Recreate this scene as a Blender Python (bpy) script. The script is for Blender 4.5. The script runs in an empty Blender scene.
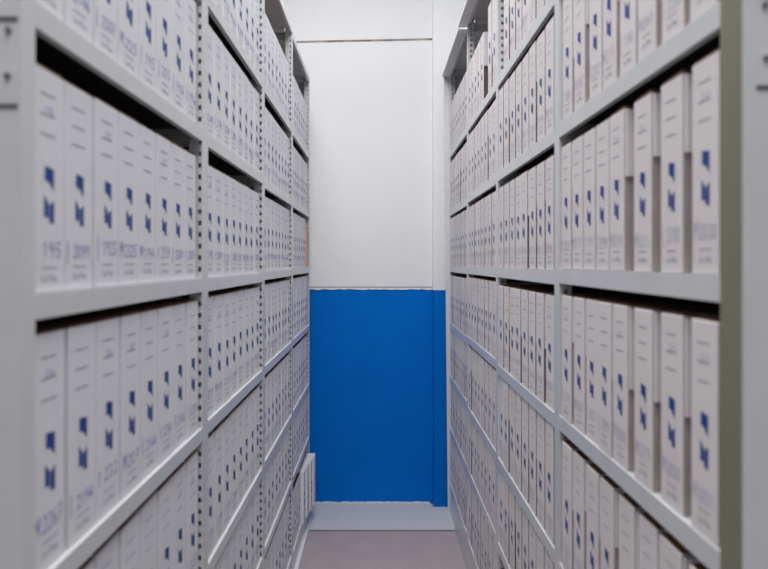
import bpy, bmesh, math, random
from mathutils import Vector, Matrix
random.seed(11)
SC = bpy.context.scene
COL = SC.collection
PI = math.pi
H = 0.40                 # shelf pitch in metres
ZC = 4.45 * H            # camera height
FPX = 714.0              # focal length in pixels of a 768 px wide frame

# ------------------------------------------------------------------ materials
def mat(name, rgb, rough=0.6, spec=0.4, noise=0.0, nscale=20.0, bump=0.0, bscale=200.0, metal=0.0, stretch=None):
    m = bpy.data.materials.new(name); m.use_nodes = True
    nt = m.node_tree; b = nt.nodes['Principled BSDF']
    b.inputs['Base Color'].default_value = (*rgb, 1)
    b.inputs['Roughness'].default_value = rough
    b.inputs['Specular IOR Level'].default_value = spec
    b.inputs['Metallic'].default_value = metal
    tc = nt.nodes.new('ShaderNodeTexCoord')
    src = tc.outputs['Object']
    if stretch:
        mp = nt.nodes.new('ShaderNodeMapping'); mp.inputs['Scale'].default_value = stretch
        nt.links.new(src, mp.inputs['Vector']); src = mp.outputs['Vector']
    if noise > 0:
        n = nt.nodes.new('ShaderNodeTexNoise'); n.inputs['Scale'].default_value = nscale
        n.inputs['Detail'].default_value = 4
        r = nt.nodes.new('ShaderNodeValToRGB')
        lo = tuple(max(0, c * (1 - noise)) for c in rgb); hi = tuple(min(1, c * (1 + noise)) for c in rgb)
        r.color_ramp.elements[0].color = (*lo, 1); r.color_ramp.elements[0].position = 0.3
        r.color_ramp.elements[1].color = (*hi, 1); r.color_ramp.elements[1].position = 0.7
        nt.links.new(src, n.inputs['Vector'])
        nt.links.new(n.outputs['Fac'], r.inputs['Fac']); nt.links.new(r.outputs['Color'], b.inputs['Base Color'])
    if bump > 0:
        n2 = nt.nodes.new('ShaderNodeTexNoise'); n2.inputs['Scale'].default_value = bscale
        bp = nt.nodes.new('ShaderNodeBump'); bp.inputs['Strength'].default_value = bump
        bp.inputs['Distance'].default_value = 0.002
        nt.links.new(src, n2.inputs['Vector']); nt.links.new(n2.outputs['Fac'], bp.inputs['Height'])
        nt.links.new(bp.outputs['Normal'], b.inputs['Normal'])
    return m

def srgb(r, g, b):
    f = lambda c: ((c / 255 + 0.055) / 1.055) ** 2.4 if c > 10 else c / 255 / 12.92
    return (f(r), f(g), f(b))

M_STEEL  = mat('grey_painted_steel', srgb(206, 208, 211), 0.32, 0.5, 0.04, 6, 0.05, 120)
M_OLIVE  = mat('olive_grey_paint', srgb(124, 122, 104), 0.5, 0.4, 0.05, 8)
M_CANOPY = mat('grey_sheet_steel', srgb(222, 223, 225), 0.45, 0.5, 0.06, 5)
M_GAPSHADE   = mat('gap_shade_grey', srgb(58, 56, 56), 0.8, 0.2, 0.08, 8)  # shade of the gaps above the boxes, put into the colour
M_BRIGHT = mat('bare_cut_edge', srgb(232, 233, 235), 0.4, 0.5)
M_BOLT_SHADE   = mat('zinc_bolt_and_plate_shade', srgb(120, 120, 122), 0.35, 0.5, metal=0.6)
M_WHITE  = mat('white_carton', srgb(221, 222, 228), 0.75, 0.2, 0.025, 9, 0.10, 160)
M_WARM   = mat('warm_white_carton', srgb(222, 217, 219), 0.75, 0.2, 0.035, 9, 0.10, 160)
M_KRAFT  = mat('brown_kraft_board', srgb(108, 80, 64), 0.85, 0.15, 0.12, 25)
M_ORANGE = mat('orange_brown_kraft', srgb(206, 170, 148), 0.85, 0.15, 0.10, 25)
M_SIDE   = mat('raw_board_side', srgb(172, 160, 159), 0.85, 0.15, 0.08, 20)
M_SIDE_SHADE  = mat('gap_shaded_side', srgb(96, 84, 82), 0.85, 0.15, 0.08, 20)  # board side with the shade of the far right gaps painted in
M_BLUEP  = mat('blue_logo_ink', srgb(24, 62, 136), 0.6, 0.3)
M_GREYP  = mat('grey_print_ink', srgb(150, 152, 164), 0.7, 0.2)
M_PEN    = mat('blue_pen_ink', srgb(134, 144, 202), 0.7, 0.2)
M_PENF   = mat('faded_pen_ink', srgb(198, 195, 213), 0.7, 0.2)
M_WALL   = mat('white_wall_paint', srgb(228, 229, 232), 0.7, 0.3, 0.012, 2.5, 0.15, 60)
M_PIL    = mat('white_plaster', srgb(232, 234, 237), 0.75, 0.25, 0.015, 3, 0.35, 45)
M_BLUE   = mat('blue_wall_paint', (0, .15, .58), 0.6, 0.06, 0.04, 3, 0.2, 70)
M_LEDGE  = mat('white_ledge_paint', srgb(236, 238, 240), 0.6, 0.3)
M_SEAM   = mat('brown_joint_filler', srgb(150, 140, 137), 0.9, 0.1, 0.45, 14)
M_FLOOR  = mat('pinkish_grey_floor', srgb(168, 157, 160), 0.6, 0.3, 0.05, 7, 0.05, 90)
M_GROUT  = mat('dark_grout', srgb(96, 88, 88), 0.9, 0.1)
M_STRIP  = mat('white_floor_paint', srgb(196, 197, 203), 0.6, 0.3, 0.025, 6, 0.2, 60)
M_CEIL   = mat('white_ceiling', srgb(225, 225, 225), 0.9, 0.1)

# ------------------------------------------------------------------ mesh helpers
def box(bm, p0, p1, mi=0):
    x0, y0, z0 = (min(a, b) for a, b in zip(p0, p1)); x1, y1, z1 = (max(a, b) for a, b in zip(p0, p1))
    v = [bm.verts.new(c) for c in ((x0,y0,z0),(x1,y0,z0),(x1,y1,z0),(x0,y1,z0),(x0,y0,z1),(x1,y0,z1),(x1,y1,z1),(x0,y1,z1))]
    fs = [bm.faces.new([v[i] for i in q]) for q in ((3,2,1,0),(4,5,6,7),(0,1,5,4),(1,2,6,5),(2,3,7,6),(3,0,4,7))]
    for f in fs: f.material_index = mi
    return v, fs

def poly(bm, pts, mi=0):
    f = bm.faces.new([bm.verts.new(p) for p in pts]); f.material_index = mi
    return f

def cyl(bm, c, axis, r, l, mi=0, n=10):
    ax = Vector(axis).normalized(); a = ax.orthogonal().normalized(); b = ax.cross(a)
    ring = lambda o: [bm.verts.new(Vector(c) + ax * o + (a * math.cos(t) + b * math.sin(t)) * r) for t in (2 * PI * i / n for i in range(n))]
    r0, r1 = ring(0), ring(l)
    for i in range(n):
        bm.faces.new((r0[i], r0[(i+1) % n], r1[(i+1) % n], r1[i])).material_index = mi
    bm.faces.new(r1).material_index = mi; bm.faces.new(r0[::-1]).material_index = mi

def to_mesh(name, bm, mats, recalc=True):
    if recalc: bmesh.ops.recalc_face_normals(bm, faces=bm.faces[:])
    me = bpy.data.meshes.new(name); bm.to_mesh(me); bm.free()
    for m in (mats if isinstance(mats, (list, tuple)) else [mats]): me.materials.append(m)
    return me

def link(name, me, parent=None, loc=(0, 0, 0), rotz=0.0):
    o = bpy.data.objects.new(name, me); COL.objects.link(o)
    o.location = loc; o.rotation_euler = (0, 0, rotz)
    if parent is not None: o.parent = parent
    return o

def tag(o, label, cat, group=None, kind=None):
    o['label'] = label; o['category'] = cat
    if group: o['group'] = group
    if kind: o['kind'] = kind
    return o

def structure(name, me, label=None, loc=(0, 0, 0)):
    o = link(name, me, None, loc); o['kind'] = 'structure'
    if label: o['label'] = label
    return o

# ------------------------------------------------------------------ the room
YW = 5.26          # back wall
bm = bmesh.new(); box(bm, (-3.2, -3.0, -0.1), (3.2, YW + 0.12, 0)); structure('floor', to_mesh('floor', bm, M_FLOOR))
bm = bmesh.new(); box(bm, (-3.2, -3.0, 4.30), (3.2, YW + 0.12, 4.40)); structure('ceiling', to_mesh('ceiling', bm, M_CEIL))
for nm, x0, x1 in (('wall_left', -3.32, -3.2), ('wall_right', 3.2, 3.32)):
    bm = bmesh.new(); box(bm, (x0, -3.0, -0.1), (x1, YW + 0.12, 4.40)); structure(nm, to_mesh(nm, bm, M_WALL))

ZB = ZC - 0.505 * H   # top of the blue paint
Z1 = ZC - 0.455 * H   # bottom of the white panels
ZS = ZC + 4.07 * H    # panel joint
# back wall: painted lower part with a slightly ragged top, white panels above with an open joint
bm = bmesh.new()
box(bm, (-3.2, YW, 0), (3.2, YW + 0.12, 4.30), 0)
structure('wall_back', to_mesh('wall_back', bm, M_BLUE))
bm = bmesh.new()
JZ = lambda x: ZS + 0.0205 * (x + 0.05)      # the joint runs slightly uphill to the right
v, _ = box(bm, (-3.2, YW - 0.012, Z1), (0.42, YW, ZS))
for q in v:
    if q.co.z > ZS - .1: q.co.z = JZ(q.co.x) - 0.008
v, _ = box(bm, (-3.2, YW - 0.012, ZS), (0.42, YW, 4.30))
for q in v:
    if q.co.z < ZS + .1: q.co.z = JZ(q.co.x) + 0.008
structure('wall_back_panels', to_mesh('wall_back_panels', bm, M_WALL))
bm = bmesh.new(); 
n = 40; pts_t = []; pts_b = []
x0, x1 = -3.2, 0.42
for i in range(n + 1):
    x = x0 + (x1 - x0) * i / n
    pts_b.append((x, JZ(x) - 0.009))
    pts_t.append((x, JZ(x) + 0.009))
for i in range(n):
    poly(bm, [(pts_b[i][0], YW - 0.009, pts_b[i][1]-0.004), (pts_b[i+1][0], YW - 0.009, pts_b[i+1][1]-0.004), (pts_t[i+1][0], YW - 0.009, pts_t[i+1][1]+0.004), (pts_t[i][0], YW - 0.009, pts_t[i][1]+0.004)])
structure('trim_1', to_mesh('joint', bm, M_SEAM), 'brown horizontal joint between two white wall panels')
# ledge: uneven white strip at the top of the blue paint
bm = bmesh.new(); n = 140; prev = None
for i in range(n + 1):
    x = -3.2 + 3.62 * i / n
    zb = ZB + random.uniform(-0.0035, 0.003)
    cur = (bm.verts.new((x, YW - 0.006, zb)), bm.verts.new((x, YW - 0.006, Z1 - 0.004)), bm.verts.new((x, YW, zb)), bm.verts.new((x, YW, Z1 - 0.004)))
    if prev:
        bm.faces.new((prev[0], cur[0], cur[1], prev[1])); bm.faces.new((prev[2], prev[0], prev[1], prev[3])) if i == 1 else None
        bm.faces.new((prev[1], cur[1], cur[3], prev[3])); bm.faces.new((prev[0], prev[2], cur[2], cur[0]))
    prev = cur
structure('trim_2', to_mesh('ledge', bm, M_LEDGE), 'thin uneven white strip above the blue paint')
# pilaster at the right of the aisle
YP = 5.18
bm = bmesh.new(); box(bm, (0.396, YP, ZB - 0.002), (0.95, YW, 4.30)); structure('wall_pilaster', to_mesh('pil_w', bm, M_PIL), 'white pilaster behind the right shelving')
bm = bmesh.new(); box(bm, (0.402, YP, 0), (0.95, YW, ZB - 0.002)); structure('wall_pilaster_base', to_mesh('pil_b', bm, M_BLUE), 'blue painted foot of the pilaster')
# white painted strip along the floor before the wall, dark seam in front of it
bm = bmesh.new()
ns = 60; prev = None
for i in range(ns + 1):
    x = -0.50 + 1.03 * i / ns
    yb = (YW if x < 0.385 else YP) - 0.0005
    zt = 0.012 + random.uniform(0, 0.006) if x < 0.385 else 0.004
    cur = (bm.verts.new((x, 4.735, 0.0)), bm.verts.new((x, 4.735, 0.005)), bm.verts.new((x, yb - 0.02, 0.006)), bm.verts.new((x, yb - 0.001, zt)), bm.verts.new((x, yb - 0.001, 0)))
    if prev:
        for k in range(4): bm.faces.new((prev[k], cur[k], cur[k+1], prev[k+1]))
    prev = cur
structure('trim_3', to_mesh('strip', bm, M_STRIP), 'white painted strip of floor in front of the blue wall')
bm = bmesh.new(); box(bm, (-0.50, 4.722, 0), (0.53, 4.735, 0.0012)); structure('trim_4', to_mesh('seam', bm, M_GROUT), 'dark seam along the white floor strip')

# ------------------------------------------------------------------ shelving units
# unit frame: u runs away from the camera, n into the shelving, z up; (u,n,z) -> (side*n, u, z)
L_D0, L_L = 0.945, 1.010
R_D0, R_L = 0.980, 1.025
A_L = [0.4725, 0.4755, 0.4785, 0.481]
A_R = [0.4995, 0.5015, 0.5035, 0.5055]
DEPTH = 0.32
# underside heights of the shelf lips, in shelf pitches above the camera, per unit
B_L = [[1.79]*4, [.81,.805,.78,.775], [-.20,-.205,-.19,-.185], [-1.205,-1.20,-1.19,-1.185], [-2.205,-2.205,-2.20,-2.20], [-3.12,-3.12,-3.11,-3.12], [-4.15,-4.15,-4.15,-4.20]]
B_R = [[1.84]*4, [.86,.85,.835,.812], [-.148,-.16,-.165,-.173], [-1.16,-1.18,-1.15,-1.175], [-2.18,-2.15,-2.14,-2.10], [-3.06,-3.04,-3.02,-3.02], [-4.0]*4]
CAN_L, CAN_R = [3.16, 3.16, 3.16, 3.12], [3.34, 3.34, 3.34, 3.30]
LIP_L, LIP_R = 0.036, 0.040
FLS = {-1: 0.038, 1: 0.030}     # front flange of a post

def ubox(bm, side, p0, p1, mi=0):
    box(bm, (side * p0[1], p0[0], p0[2]), (side * p1[1], p1[0], p1[2]), mi)

def post_mesh(side, ztop, fl, flip, olive=False):
    """angle post: front flange along the aisle, perforated web into the rack at its inner edge; u=0 is the outer edge, flip mirrors"""
    bm = bmesh.new()
    s = -1 if flip else 1
    ubox(bm, side, (0, 0, 0), (s * fl, 0.002, ztop))
    wu0, wu1 = s * (fl - 0.002), s * fl
    h0, h1 = (0.0032, 0.0115) if side < 0 else (0.014, 0.024)
    ubox(bm, side, (wu0, 0.002, 0), (wu1, h0, ztop))
    ubox(bm, side, (wu0, h1, 0), (wu1, 0.036, ztop))
    z = 0.0; p = 0.031
    while z < ztop:
        ubox(bm, side, (wu0, h0, z), (wu1, h1, min(z + 0.018, ztop)))
        z += p
    ubox(bm, side, (wu0 - s*0.004, -0.0, 0), (wu1, 0.036, 0.003))
    return to_mesh('upright', bm, M_OLIVE if olive else M_STEEL)

def rear_post_mesh(side, ztop, flip):
    FL = FLS[side]; bm = bmesh.new(); s = -1 if flip else 1
    ubox(bm, side, (0, DEPTH - 0.002, 0), (s * FL, DEPTH, ztop))
    ubox(bm, side, (s * (FL - 0.002), DEPTH - 0.036, 0), (s * FL, DEPTH, ztop))
    return to_mesh('rear_upright', bm, M_STEEL)

def shelf_mesh(side, ln, lip, u0, u1):
    """pressed steel shelf: deck with turned-down lips; z=0 is the underside of the lip"""
    bm = bmesh.new()
    ubox(bm, side, (u0, 0.0, lip - 0.002), (u1, DEPTH - 0.004, lip))
    ubox(bm, side, (u0, 0.0, 0), (u1, 0.0016, lip - 0.002))
    ubox(bm, side, (u0, 0.0016, 0), (u1, 0.014, 0.0016))
    ubox(bm, side, (u0, DEPTH - 0.006, 0), (u1, DEPTH - 0.004, lip - 0.002))
    ubox(bm, side, (u0, 0.0016, 0.0), (u0 + 0.0016, DEPTH - 0.006, lip - 0.002))
    ubox(bm, side, (u1 - 0.0016, 0.0016, 0.0), (u1, DEPTH - 0.006, lip - 0.002))
    ubox(bm, side, (u0 + .002, 0.0142, lip - 0.003), (u1 - .002, DEPTH - 0.007, lip - 0.0021), 1)  # sheet under the deck, coloured as the shade above the boxes
    return to_mesh('shelf', bm, [M_STEEL, M_GAPSHADE])

UNIT_LABELS = {
    (-1, 0): 'nearest grey steel shelving unit on the left side of the aisle',
    (-1, 1): 'second grey steel shelving unit from the camera on the left side',
    (-1, 2): 'third grey steel shelving unit from the camera on the left side',
    (-1, 3): 'last grey steel shelving unit on the left, beside the blue wall',
    (1, 0): 'nearest shelving unit on the right, with an olive grey front post',
    (1, 1): 'second grey steel shelving unit from the camera on the right side',
    (1, 2): 'third grey steel shelving unit from the camera on the right side',
    (1, 3): 'last grey steel shelving unit on the right, against the white pilaster',
}
for side, D0, LL, AA, BB, CAN, LIP in ((-1, L_D0, L_L, A_L, B_L, CAN_L, LIP_L), (1, R_D0, R_L, A_R, B_R, CAN_R, LIP_R)):
    FL = FLS[side]
    for k in range(4):
        e = bpy.data.objects.new('shelving_unit', None); COL.objects.link(e)
        e.location = (side * AA[k], D0 + k * LL, 0)
        tag(e, UNIT_LABELS[(side, k)], 'shelving unit', 'steel shelving units along the aisle')
        ztop = ZC + CAN[k] * H + LIP
        f0 = 0.064 if (side == 1 and k == 0) else FL
        o = link('upright', post_mesh(side, ztop, f0, False, side == 1 and k == 0), e)
        if side == 1 and k == 0: o['label'] = 'olive grey front post'
        link('upright', post_mesh(side, ztop, FL, True), e, (0, LL, 0))
        link('rear_upright', rear_post_mesh(side, ztop, False), e)
        link('rear_upright', rear_post_mesh(side, ztop, True), e, (0, LL, 0))
        me = shelf_mesh(side, LL, LIP, f0, LL - FL)
        for r in range(7):
            link('shelf', me, e, (0, 0, ZC + BB[r][k] * H))
        # top shelf
        bm = bmesh.new()
        ubox(bm, side, (0, 0.002, LIP - 0.002), (LL, DEPTH, LIP))
        ubox(bm, side, (0, -0.0016, 0), (LL, 0.0, LIP))
        ubox(bm, side, (0, 0.002, 0.002), (LL, 0.014, 0.0036))
        ubox(bm, side, (0.04, DEPTH - 0.003, -0.02), (LL - 0.04, DEPTH - 0.001, LIP - 0.002))
        ubox(bm, side, (FL + 0.001, 0.04, 0.0), (FL + 0.003, DEPTH - 0.04, LIP - 0.002))
        ubox(bm, side, (LL - FL - 0.003, 0.04, 0.0), (LL - FL - 0.001, DEPTH - 0.04, LIP - 0.002))
        top = link('top_shelf', to_mesh('top_shelf', bm, M_CANOPY), e, (0, 0, ZC + CAN[k] * H))
        if side == 1:      # outward turned cover strip over the aisle side
            bm = bmesh.new()
            ubox(bm, side, (0.0, -0.052, -0.001), (LL - 0.006, -0.0016, 0.002))
            ubox(bm, side, (0.0, -0.052, 0.002), (LL - 0.006, -0.050, 0.012))
            ubox(bm, side, (LL - 0.006, -0.052, -0.004), (LL, -0.0016, 0.002), 1)
            ubox(bm, side, (0.0, -0.004, -0.005), (LL - 0.006, -0.0016, -0.001), 1)
            link('cover_strip', to_mesh('cover_strip', bm, [M_CANOPY, M_BRIGHT]), top)
        # plinth under the bottom shelf and unseen back sheet added to keep gaps dark
        bm = bmesh.new()
        ubox(bm, side, (f0, 0.003, 0.0), (LL - FL, 0.005, ZC + BB[6][k] * H))
        if side < 0: ubox(bm, side, (0.0, -0.020, 0.0), (LL, 0.003, 0.022), 1)
        link('plinth', to_mesh('plinth', bm, [M_STEEL, M_CANOPY]), e)
        bm = bmesh.new(); ubox(bm, side, (0.0, DEPTH, 0.02), (LL, DEPTH + 0.001, ztop)); link('added_back_sheet', to_mesh('added_back_sheet', bm, M_GAPSHADE), e)
        if k == 0:         # closed end facing the camera, with brackets
            bm = bmesh.new(); ubox(bm, side, (-0.0015, 0.0, 0.0), (0.0, DEPTH, ztop))
            link('end_panel', to_mesh('end_panel', bm, M_STEEL), e)
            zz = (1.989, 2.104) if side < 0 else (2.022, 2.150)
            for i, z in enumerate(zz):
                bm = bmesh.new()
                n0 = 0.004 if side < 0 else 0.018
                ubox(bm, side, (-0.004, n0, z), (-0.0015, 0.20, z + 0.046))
                ubox(bm, side, (-0.0032, n0, z - 0.006), (-0.0015, 0.20, z - 0.0002), 1)  # strip painted in for the shadow line under the plate
                br = link('bracket', to_mesh('bracket', bm, [M_STEEL, M_BOLT_SHADE]), e)
                bm = bmesh.new()
                zb = z + 0.036 if i == 0 else z - 0.018
                cyl(bm, (side * (n0 + 0.012), -0.0015 if i else -0.004, zb), (0, -1, 0), 0.0042, 0.004, n=8)
                link('bolt', to_mesh('bolt', bm, M_BOLT_SHADE), br)
        if k == 3:
            bm = bmesh.new(); ubox(bm, side, (LL, 0.004, 0.0), (LL + 0.0015, DEPTH, ztop))
            link('end_panel', to_mesh('end_panel', bm, M_CANOPY), e)
        if k == 3 and side == 1:   # outward plate at the far end
            bm = bmesh.new(); ubox(bm, side, (LL, -0.032, 0.0), (LL + 0.002, 0.03, ZC + CAN[k] * H - 0.004))
            for q in bm.verts:
                if q.co.x * side < 0: q.co.x = -side * (.012 + .030 * q.co.z / 3.1)
            link('end_plate', to_mesh('end_plate', bm, M_STEEL), e)

# ------------------------------------------------------------------ archive boxes
GLY = {  # pen strokes in a unit cell
 '0': [[(.5,1),(.12,.75),(.1,.3),(.45,0),(.85,.25),(.88,.7),(.5,1)]],
 '1': [[(.3,.75),(.55,1),(.55,0)]],
 '2': [[(.1,.8),(.45,1),(.85,.75),(.6,.4),(.1,0),(.95,.02)]],
 '3': [[(.1,.95),(.8,.95),(.45,.55),(.85,.3),(.5,0),(.1,.1)]],
 '4': [[(.6,0),(.65,1),(.1,.35),(.95,.35)]],
 '5': [[(.9,1),(.25,1),(.2,.55),(.8,.5),(.75,.1),(.1,.03)]],
 '6': [[(.75,1),(.2,.55),(.2,.15),(.55,0),(.85,.25),(.55,.5),(.2,.3)]],
 '7': [[(.1,.98),(.9,1),(.4,0)],[(.25,.5),(.75,.5)]],
 '8': [[(.5,.52),(.15,.78),(.5,1),(.82,.78),(.15,.22),(.5,0),(.85,.25),(.5,.52)]],
 '9': [[(.85,.6),(.4,.5),(.15,.75),(.5,1),(.85,.8),(.8,.3),(.5,0)]],
 'M': [[(.05,0),(.15,1),(.5,.35),(.85,1),(.95,0)]],
 'I': [[(.5,-.25),(.5,1.15)]],
}
def stroke(bm, pts, w, y, mi):
    for (xa, za), (xb, zb) in zip(pts[:-1], pts[1:]):
        d = Vector((xb - xa, zb - za)); l = d.length
        if l < 1e-6: continue
        d /= l; nx, nz = -d.y * w / 2, d.x * w / 2; ex, ez = d.x * w * .3, d.y * w * .3
        poly(bm, [(xa-ex-nx, y, za-ez-nz), (xb+ex-nx, y, zb+ez-nz), (xb+ex+nx, y, zb+ez+nz), (xa-ex+nx, y, za-ez+nz)], mi)

def write(bm, s, x, z, cw, ch, w, mi, y, rnd, gap=1.18):
    for c in s:
        if c in GLY:
            sh = rnd.uniform(-.08, .08)
            for st in GLY[c]:
                stroke(bm, [(x + (px + sh * pz) * cw, z + pz * ch) for px, pz in st], w, y, mi)
        x += cw * gap

def word_mesh():
    cu = bpy.data.curves.new('maker_word', 'FONT'); cu.body = 'La Paz'; cu.size = 1.0; cu.resolution_u = 2
    o = bpy.data.objects.new('maker_word', cu); COL.objects.link(o)
    dg = bpy.context.evaluated_depsgraph_get(); me = o.evaluated_get(dg).to_mesh()
    vs = [tuple(v.co) for v in me.vertices]; ps = [list(p.vertices) for p in me.polygons]
    o.evaluated_get(dg).to_mesh_clear(); bpy.data.objects.remove(o); bpy.data.curves.remove(cu)
    w = max(v[0] for v in vs); h = max(v[1] for v in vs)
    return [(v[0] / w, v[1] / h) for v in vs], ps
WV, WP = word_mesh()

BD = 0.275          # box depth
FTS = {-1: 0.004, 1: 0.009, 3: 0.017}   # flap thickness
def body_mesh(W, Hb, seed, carton, pen, loose=False):
    """local frame: x along the spine (viewer's right), y into the box, z up, origin at base centre of the spine.
       materials 0 carton, 1 logo blue, 2 grey print, 3 pen"""
    rnd = random.Random(seed)
    bm = bmesh.new()
    v, fs = box(bm, (-W / 2, 0, 0), (W / 2, BD, Hb))
    bmesh.ops.bevel(bm, geom=bm.edges[:], offset=0.0016, segments=1, affect='EDGES')
    bmesh.ops.recalc_face_normals(bm, faces=bm.faces[:])
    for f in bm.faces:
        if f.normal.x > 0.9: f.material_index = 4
    y = -0.0004
    ox = rnd.uniform(-.025, .025) * W; oz = rnd.uniform(-.008, .008) * Hb
    X = lambda t: -W / 2 + t * W + ox
    Z = lambda t: Hb * (1 - t) + oz        # t from the top
    for t in (.105, .195, .285):
        poly(bm, [(X(.24), y, Z(t) - .0011), (X(.70), y, Z(t) - .0011), (X(.70), y, Z(t) + .0011), (X(.24), y, Z(t) + .0011)], 2)
    # logo: a flag over a two-barred foot
    la, lb = .36, .66
    lx = lambda t: X(la + (lb - la) * t)
    def lz(t0, t1): return lambda q: Z(t1) + (Z(t0) - Z(t1)) * q
    a = lz(.425, .535)
    poly(bm, [(lx(.06), y, a(.42)), (lx(.5), y, a(.34)), (lx(.97), y, a(0)), (lx(1), y, a(.9)), (lx(.08), y, a(1))], 1)
    b = lz(.555, .685)
    poly(bm, [(lx(0), y, b(.24)), (lx(.46), y, b(.20)), (lx(.46), y, b(.68)), (lx(0), y, b(1))], 1)
    poly(bm, [(lx(.53), y, b(.04)), (lx(1), y, b(0)), (lx(1), y, b(.84)), (lx(.53), y, b(.64))], 1)
    # pen writing
    num = str(rnd.choice((22, 21, 20, 19, 23))) + str(rnd.randint(0, 9)) + (str(rnd.randint(0, 9)) if rnd.random() < .6 else '')
    lead = rnd.choice('MMII1')
    z0 = Z(.845) + rnd.uniform(-.004, .004); ch = .022 * rnd.uniform(.9, 1.15)
    write(bm, lead, X(.05), z0, .019 if lead == 'M' else .009, ch * 1.15, .0030, 3, y, rnd)
    write(bm, num, X(.29), z0 + rnd.uniform(-.002, .003), .62 * W / len(num) / 1.18, ch, .0026, 3, y, rnd)
    if rnd.random() < .5:
        write(bm, num[:3], X(.36), Z(.19), .009, .011, .0012, 3, y, rnd)
    # printed footer: rule and maker's word
    t = .885
    poly(bm, [(X(.28), y, Z(t) - .0009), (X(.74), y, Z(t) - .0009), (X(.74), y, Z(t) + .0009), (X(.28), y, Z(t) + .0009)], 2)
    vs = [bm.verts.new((X(.28 + .46 * px), y, Z(.945) + pz * .0095)) for px, pz in WV]
    for p in WP:
        try: bm.faces.new([vs[i] for i in p]).material_index = 2
        except ValueError: pass
    for f in bm.faces:
        if f.material_index in (1, 2, 3) and f.normal.y > 0: f.normal_flip()
    me = to_mesh('archive_box', bm, [carton, M_BLUEP, M_GREYP, pen, M_SIDE_SHADE if W == WR2 else M_SIDE], recalc=False)  # wide boxes take the side colour with gap shade in it
    return me

def flap_mesh(W, Hb, carton, frac, FT):
    bm = bmesh.new()
    box(bm, (W / 2, 0.0035, Hb * (1 - frac)), (W / 2 + FT, BD - 0.03, Hb - 0.004))
    bmesh.ops.bevel(bm, geom=bm.edges[:], offset=0.0008, segments=1, affect='EDGES')
    return to_mesh('side_flap', bm, carton)

def lid_mesh(W, Hb, lift):
    bm = bmesh.new()
    v, _ = box(bm, (-W / 2 + .003, 0.002, Hb), (W / 2 - .003, BD - 0.01, Hb + 0.0025))
    for q in v:
        if q.co.y < 0.01: q.co.z += lift * (1 if q.co.x > 0 else .4)
    return to_mesh('top_flap', bm, M_KRAFT)

NV = 36
WL, HL_ = 0.1065, 0.322
WR, HR_ = 0.0895, 0.333
WR2 = 0.0980
VAR = {-1: [], 1: [], -2: [], 2: [], 3: [], 4: []}      # 1, 2 narrow boxes; 3, 4 the wider ones farther back      # -2: the slightly taller boxes below eye level on the left
for s, W, Hb, carton, pen in ((-1, WL, HL_, M_WHITE, M_PEN), (1, WR, HR_, M_WARM, M_PENF), (-2, WL, 0.342, M_WHITE, M_PEN), (2, WR, 0.343, M_WARM, M_PENF), (3, WR2, HR_, M_WARM, M_PENF), (4, WR2, 0.343, M_WARM, M_PENF)):
    for i in range(NV):
        VAR[s].append(dict(W=W, H=Hb, body=body_mesh(W, Hb, 1000 * (s + 3) + i, carton, pen),
                           flap=flap_mesh(W, Hb, carton, (.36, .46, .40, .56, .42, .5)[i % 6], FTS[-1 if s < 0 else 1 if s < 3 else 3]),
                           lid=lid_mesh(W, Hb, (0, .002, .004, .001)[i % 4])))
TALL = [dict(W=WR2, H=.40, body=body_mesh(WR2, .40, 77 + i, M_WARM, M_PENF), flap=flap_mesh(WR2, .40, M_WARM, .6, FTS[3]), lid=lid_mesh(WR2, .40, .001)) for i in range(2)]
WLID = VAR[-1][0]['lid'].copy(); WLID.materials[0] = M_WHITE
KRAFT = dict(W=.045, H=.31, body=None, flap=None, lid=None)

ORD = ['first', 'second', 'third', 'fourth', 'fifth', 'sixth', 'seventh', 'eighth', 'ninth']
UNITW = ['nearest', 'second', 'third', 'farthest']
ROWW = ['top shelf', 'shelf above eye level', 'eye-level shelf', 'first shelf below eye level', 'second shelf below eye level', 'third shelf below eye level', 'bottom shelf']

protos = {}
def make_box(v):
    key = v['body'].name
    if key not in protos:
        o = bpy.data.objects.new('archive_box', v['body'])
        fl = bpy.data.objects.new('side_flap', v['flap']); fl.parent = o
        li = bpy.data.objects.new('top_flap', v['lid']); li.parent = o
        li['label'] = 'brown cardboard top edge'
        protos[key] = (o, fl, li); new = (o, fl, li)
    else:
        po, pf, pl = protos[key]
        o = po.copy(); new = [o]
        for p in (pf, pl):
            c = p.copy(); c.parent = o; new.append(c)
    for c in new: COL.objects.link(c)
    return o

far_bm = []        # (mesh, matrix) of boxes merged into the far mass
count = 0
rg = random.Random(5)
def gaps_for(side, k, r, n, slack):
    if side == 1 and k == 0 and r == 2: g = [.0, .028, .032, .036, .004, .003, .003, .003, .01]
    elif side == 1 and k == 0 and r == 3: g = [.0, .034, .030, .036, .001, .006, .004, .018, .02]
    elif side == -1 and r in (1, 2): g = [0] + [.0008 + rg.random() * .002 for _ in range(n - 1)] + [.04]
    elif side == -1: g = [.003] + [.002 + rg.random() * .006 for _ in range(n - 1)] + [.01]
    else: g = [.004] + [rg.choice((.002, .004, .012, .012, .02)) * rg.uniform(.7, 1.3) for _ in range(n - 1)] + [.012]
    t = sum(g)
    if side == -1 and r in (1, 2):
        rest = slack - sum(g[:-1]); g[-1] = rest; return g
    return [x * slack / t for x in g]

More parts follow.
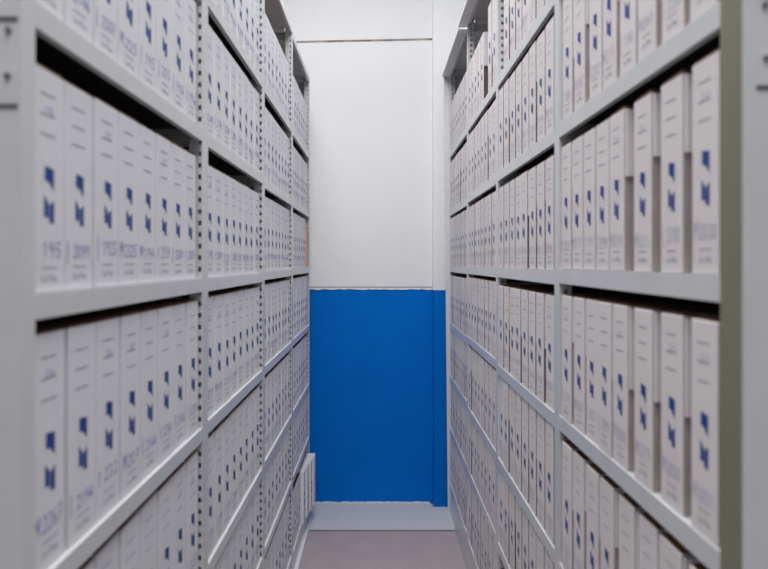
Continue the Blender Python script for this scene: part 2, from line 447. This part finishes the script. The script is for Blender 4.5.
for side, D0, LL, AA, BB, LIP in ((-1, L_D0, L_L, A_L, B_L, LIP_L), (1, R_D0, R_L, A_R, B_R, LIP_R)):
    FL = FLS[side]
    for k in range(4):
        W0 = WL if side < 0 else (WR if k == 0 else WR2)
        FT = FTS[-1 if side < 0 else 1 if k == 0 else 3]
        for r in range(7):
            if k == 0 and r in (0, 5, 6): continue      # outside the frame
            if k == 1 and r == 6: continue
            u0 = (.040 if not (side == 1 and k == 0) else .066) + .003
            u1 = LL - FL - .003
            n = 8
            slack = (u1 - u0) - n * (W0 + FT)
            g = gaps_for(side, k, r, n, slack)
            zb = ZC + BB[r][k] * H + LIP + .0006
            y = D0 + k * LL + u0
            for i in range(n):
                y += g[i]
                v = VAR[(-2 if 3 <= r and not (r == 6 and k == 3) else -1) if side < 0 else ((2 if r >= 4 else 1) + (2 if k else 0))][rg.randrange(NV)]
                w = v['W'] + FT
                yc = y + w / 2; y += w
                rec = rg.uniform(.008, .010) if side < 0 else rg.uniform(.002, .006)
                if side == 1 and r == 0 and k in (1, 2) and i == (7 if k == 1 else 2): continue   # gap with a missing box
                if side == 1 and r == 0 and k == 2 and i in (0, 1): v = TALL[i]
                special = None
                if side < 0 and k == 3 and r == 6 and i >= 4: rec = -.012 - .011 * (i - 4); special = 'out'
                if side < 0 and k == 3 and r == 2 and i == 7: special = 'kraft'
                individual = k < 3 or (r == 2) or (r == 3 and side < 0) or special == 'out'
                # body centre is offset by half a flap so that the flap stays inside its slot
                off = (-FT / 2) if side < 0 else (FT / 2)
                loc = (side * (AA[k] + rec), yc + off, zb)
                rz = (PI / 2 if side < 0 else -PI / 2) + rg.uniform(-.006, .006)
                if special == 'kraft':
                    bm = bmesh.new(); box(bm, (-.022, 0, 0), (.022, BD, .30))
                    bmesh.ops.bevel(bm, geom=bm.edges[:], offset=.0015, segments=1, affect='EDGES')
                    o = link('cardboard_box', to_mesh('cardboard_box', bm, M_ORANGE), None, (side * (AA[k] + .002), yc - .006, zb), PI / 2)
                    bm = bmesh.new()
                    vv, _ = box(bm, (-.020, -.032, .272), (.020, 0, .275))
                    for q in vv:
                        if q.co.y < -.02: q.co.z -= .012
                    link('open_flap', to_mesh('open_flap', bm, M_ORANGE), o)
                    tag(o, 'narrow orange-brown cardboard box at the far end of the left eye-level shelf', 'box')
                    continue
                if not individual:
                    far_bm.append((v, Matrix.Translation(loc) @ Matrix.Rotation(rz, 4, 'Z'))); continue
                o = make_box(v); o.location = loc; o.rotation_euler = (0, 0, rz); count += 1
                sd = 'left' if side < 0 else 'right'
                if special == 'out':
                    for c in o.children:
                        if c.name.startswith('top_flap'): c.data = WLID; del c['label']
                    lb = '%s white archive box jutting into the aisle, bottom shelf of the farthest left unit' % ORD[i - 4]
                elif v in TALL:
                    lb = '%s tall white archive box on the top shelf of the third right unit' % ('nearer' if i == 0 else 'farther')
                else:
                    oi = i - 1 if (side == 1 and r == 0 and k == 2 and i > 2) else i      # one place on that shelf is empty
                    lb = '%s white archive box from the near end, %s, %s %s unit' % (ORD[oi], ROWW[r], UNITW[k], sd)
                tag(o, lb, 'box', 'white archive boxes on the %s shelving' % sd)

# the remaining boxes of the farthest units, too many to keep apart
bm = bmesh.new(); mats = [M_WHITE, M_BLUEP, M_GREYP, M_PEN, M_WARM, M_PENF, M_KRAFT, M_SIDE, M_SIDE_SHADE]
def add_me(me, mtx):
    n0 = len(bm.faces); v0 = len(bm.verts)
    bm.from_mesh(me); bm.verts.ensure_lookup_table(); bm.faces.ensure_lookup_table()
    for q in bm.verts[v0:]: q.co = mtx @ q.co
    for f in bm.faces[n0:]: f.material_index = mats.index(me.materials[f.material_index])
for v, mtx in far_bm:
    for key in ('body', 'flap', 'lid'): add_me(v[key], mtx)
far = link('archive_boxes', to_mesh('archive_boxes', bm, mats, recalc=False))
tag(far, 'rows of small white archive boxes filling the farthest shelving units by the wall', 'boxes', 'white archive boxes far away', 'stuff')
print('individual boxes', count, 'far', len(far_bm))

# ------------------------------------------------------------------ light
w = bpy.data.worlds.new('World'); SC.world = w; w.use_nodes = True
bg = w.node_tree.nodes['Background']; bg.inputs['Color'].default_value = (.93, .96, 1.0, 1); bg.inputs['Strength'].default_value = 0.33
def area(name, loc, sx, sy, power, col=(1, .985, .97)):
    l = bpy.data.lights.new(name, 'AREA'); l.shape = 'RECTANGLE'; l.size = sx; l.size_y = sy; l.energy = power; l.color = col
    o = bpy.data.objects.new(name, l); COL.objects.link(o); o.location = loc
    return o
area('ceiling_lamp', (0, 0.6, 4.22), 1.2, 3.4, 106)
area('ceiling_lamp', (-0.2, 3.5, 4.22), 1.2, 1.2, 50)

# ------------------------------------------------------------------ camera
cam = bpy.data.cameras.new('camera'); co = bpy.data.objects.new('camera', cam); COL.objects.link(co)
co.location = (0, 0, ZC); co.rotation_euler = (PI / 2, 0, 0)
cam.sensor_width = 36; cam.lens = FPX / 768 * 36
cam.shift_x = (384 - 378.5) / 768; cam.shift_y = -(284.5 - 262) / 768
cam.clip_start = 0.02
cam.dof.use_dof = True; cam.dof.focus_distance = 3.8; cam.dof.aperture_fstop = 3.1
SC.camera = co
SC.view_settings.view_transform = 'Standard'; SC.view_settings.look = 'None'
SC.view_settings.gamma = 1; SC.view_settings.use_curve_mapping = False
SC.view_settings.exposure = 0.0
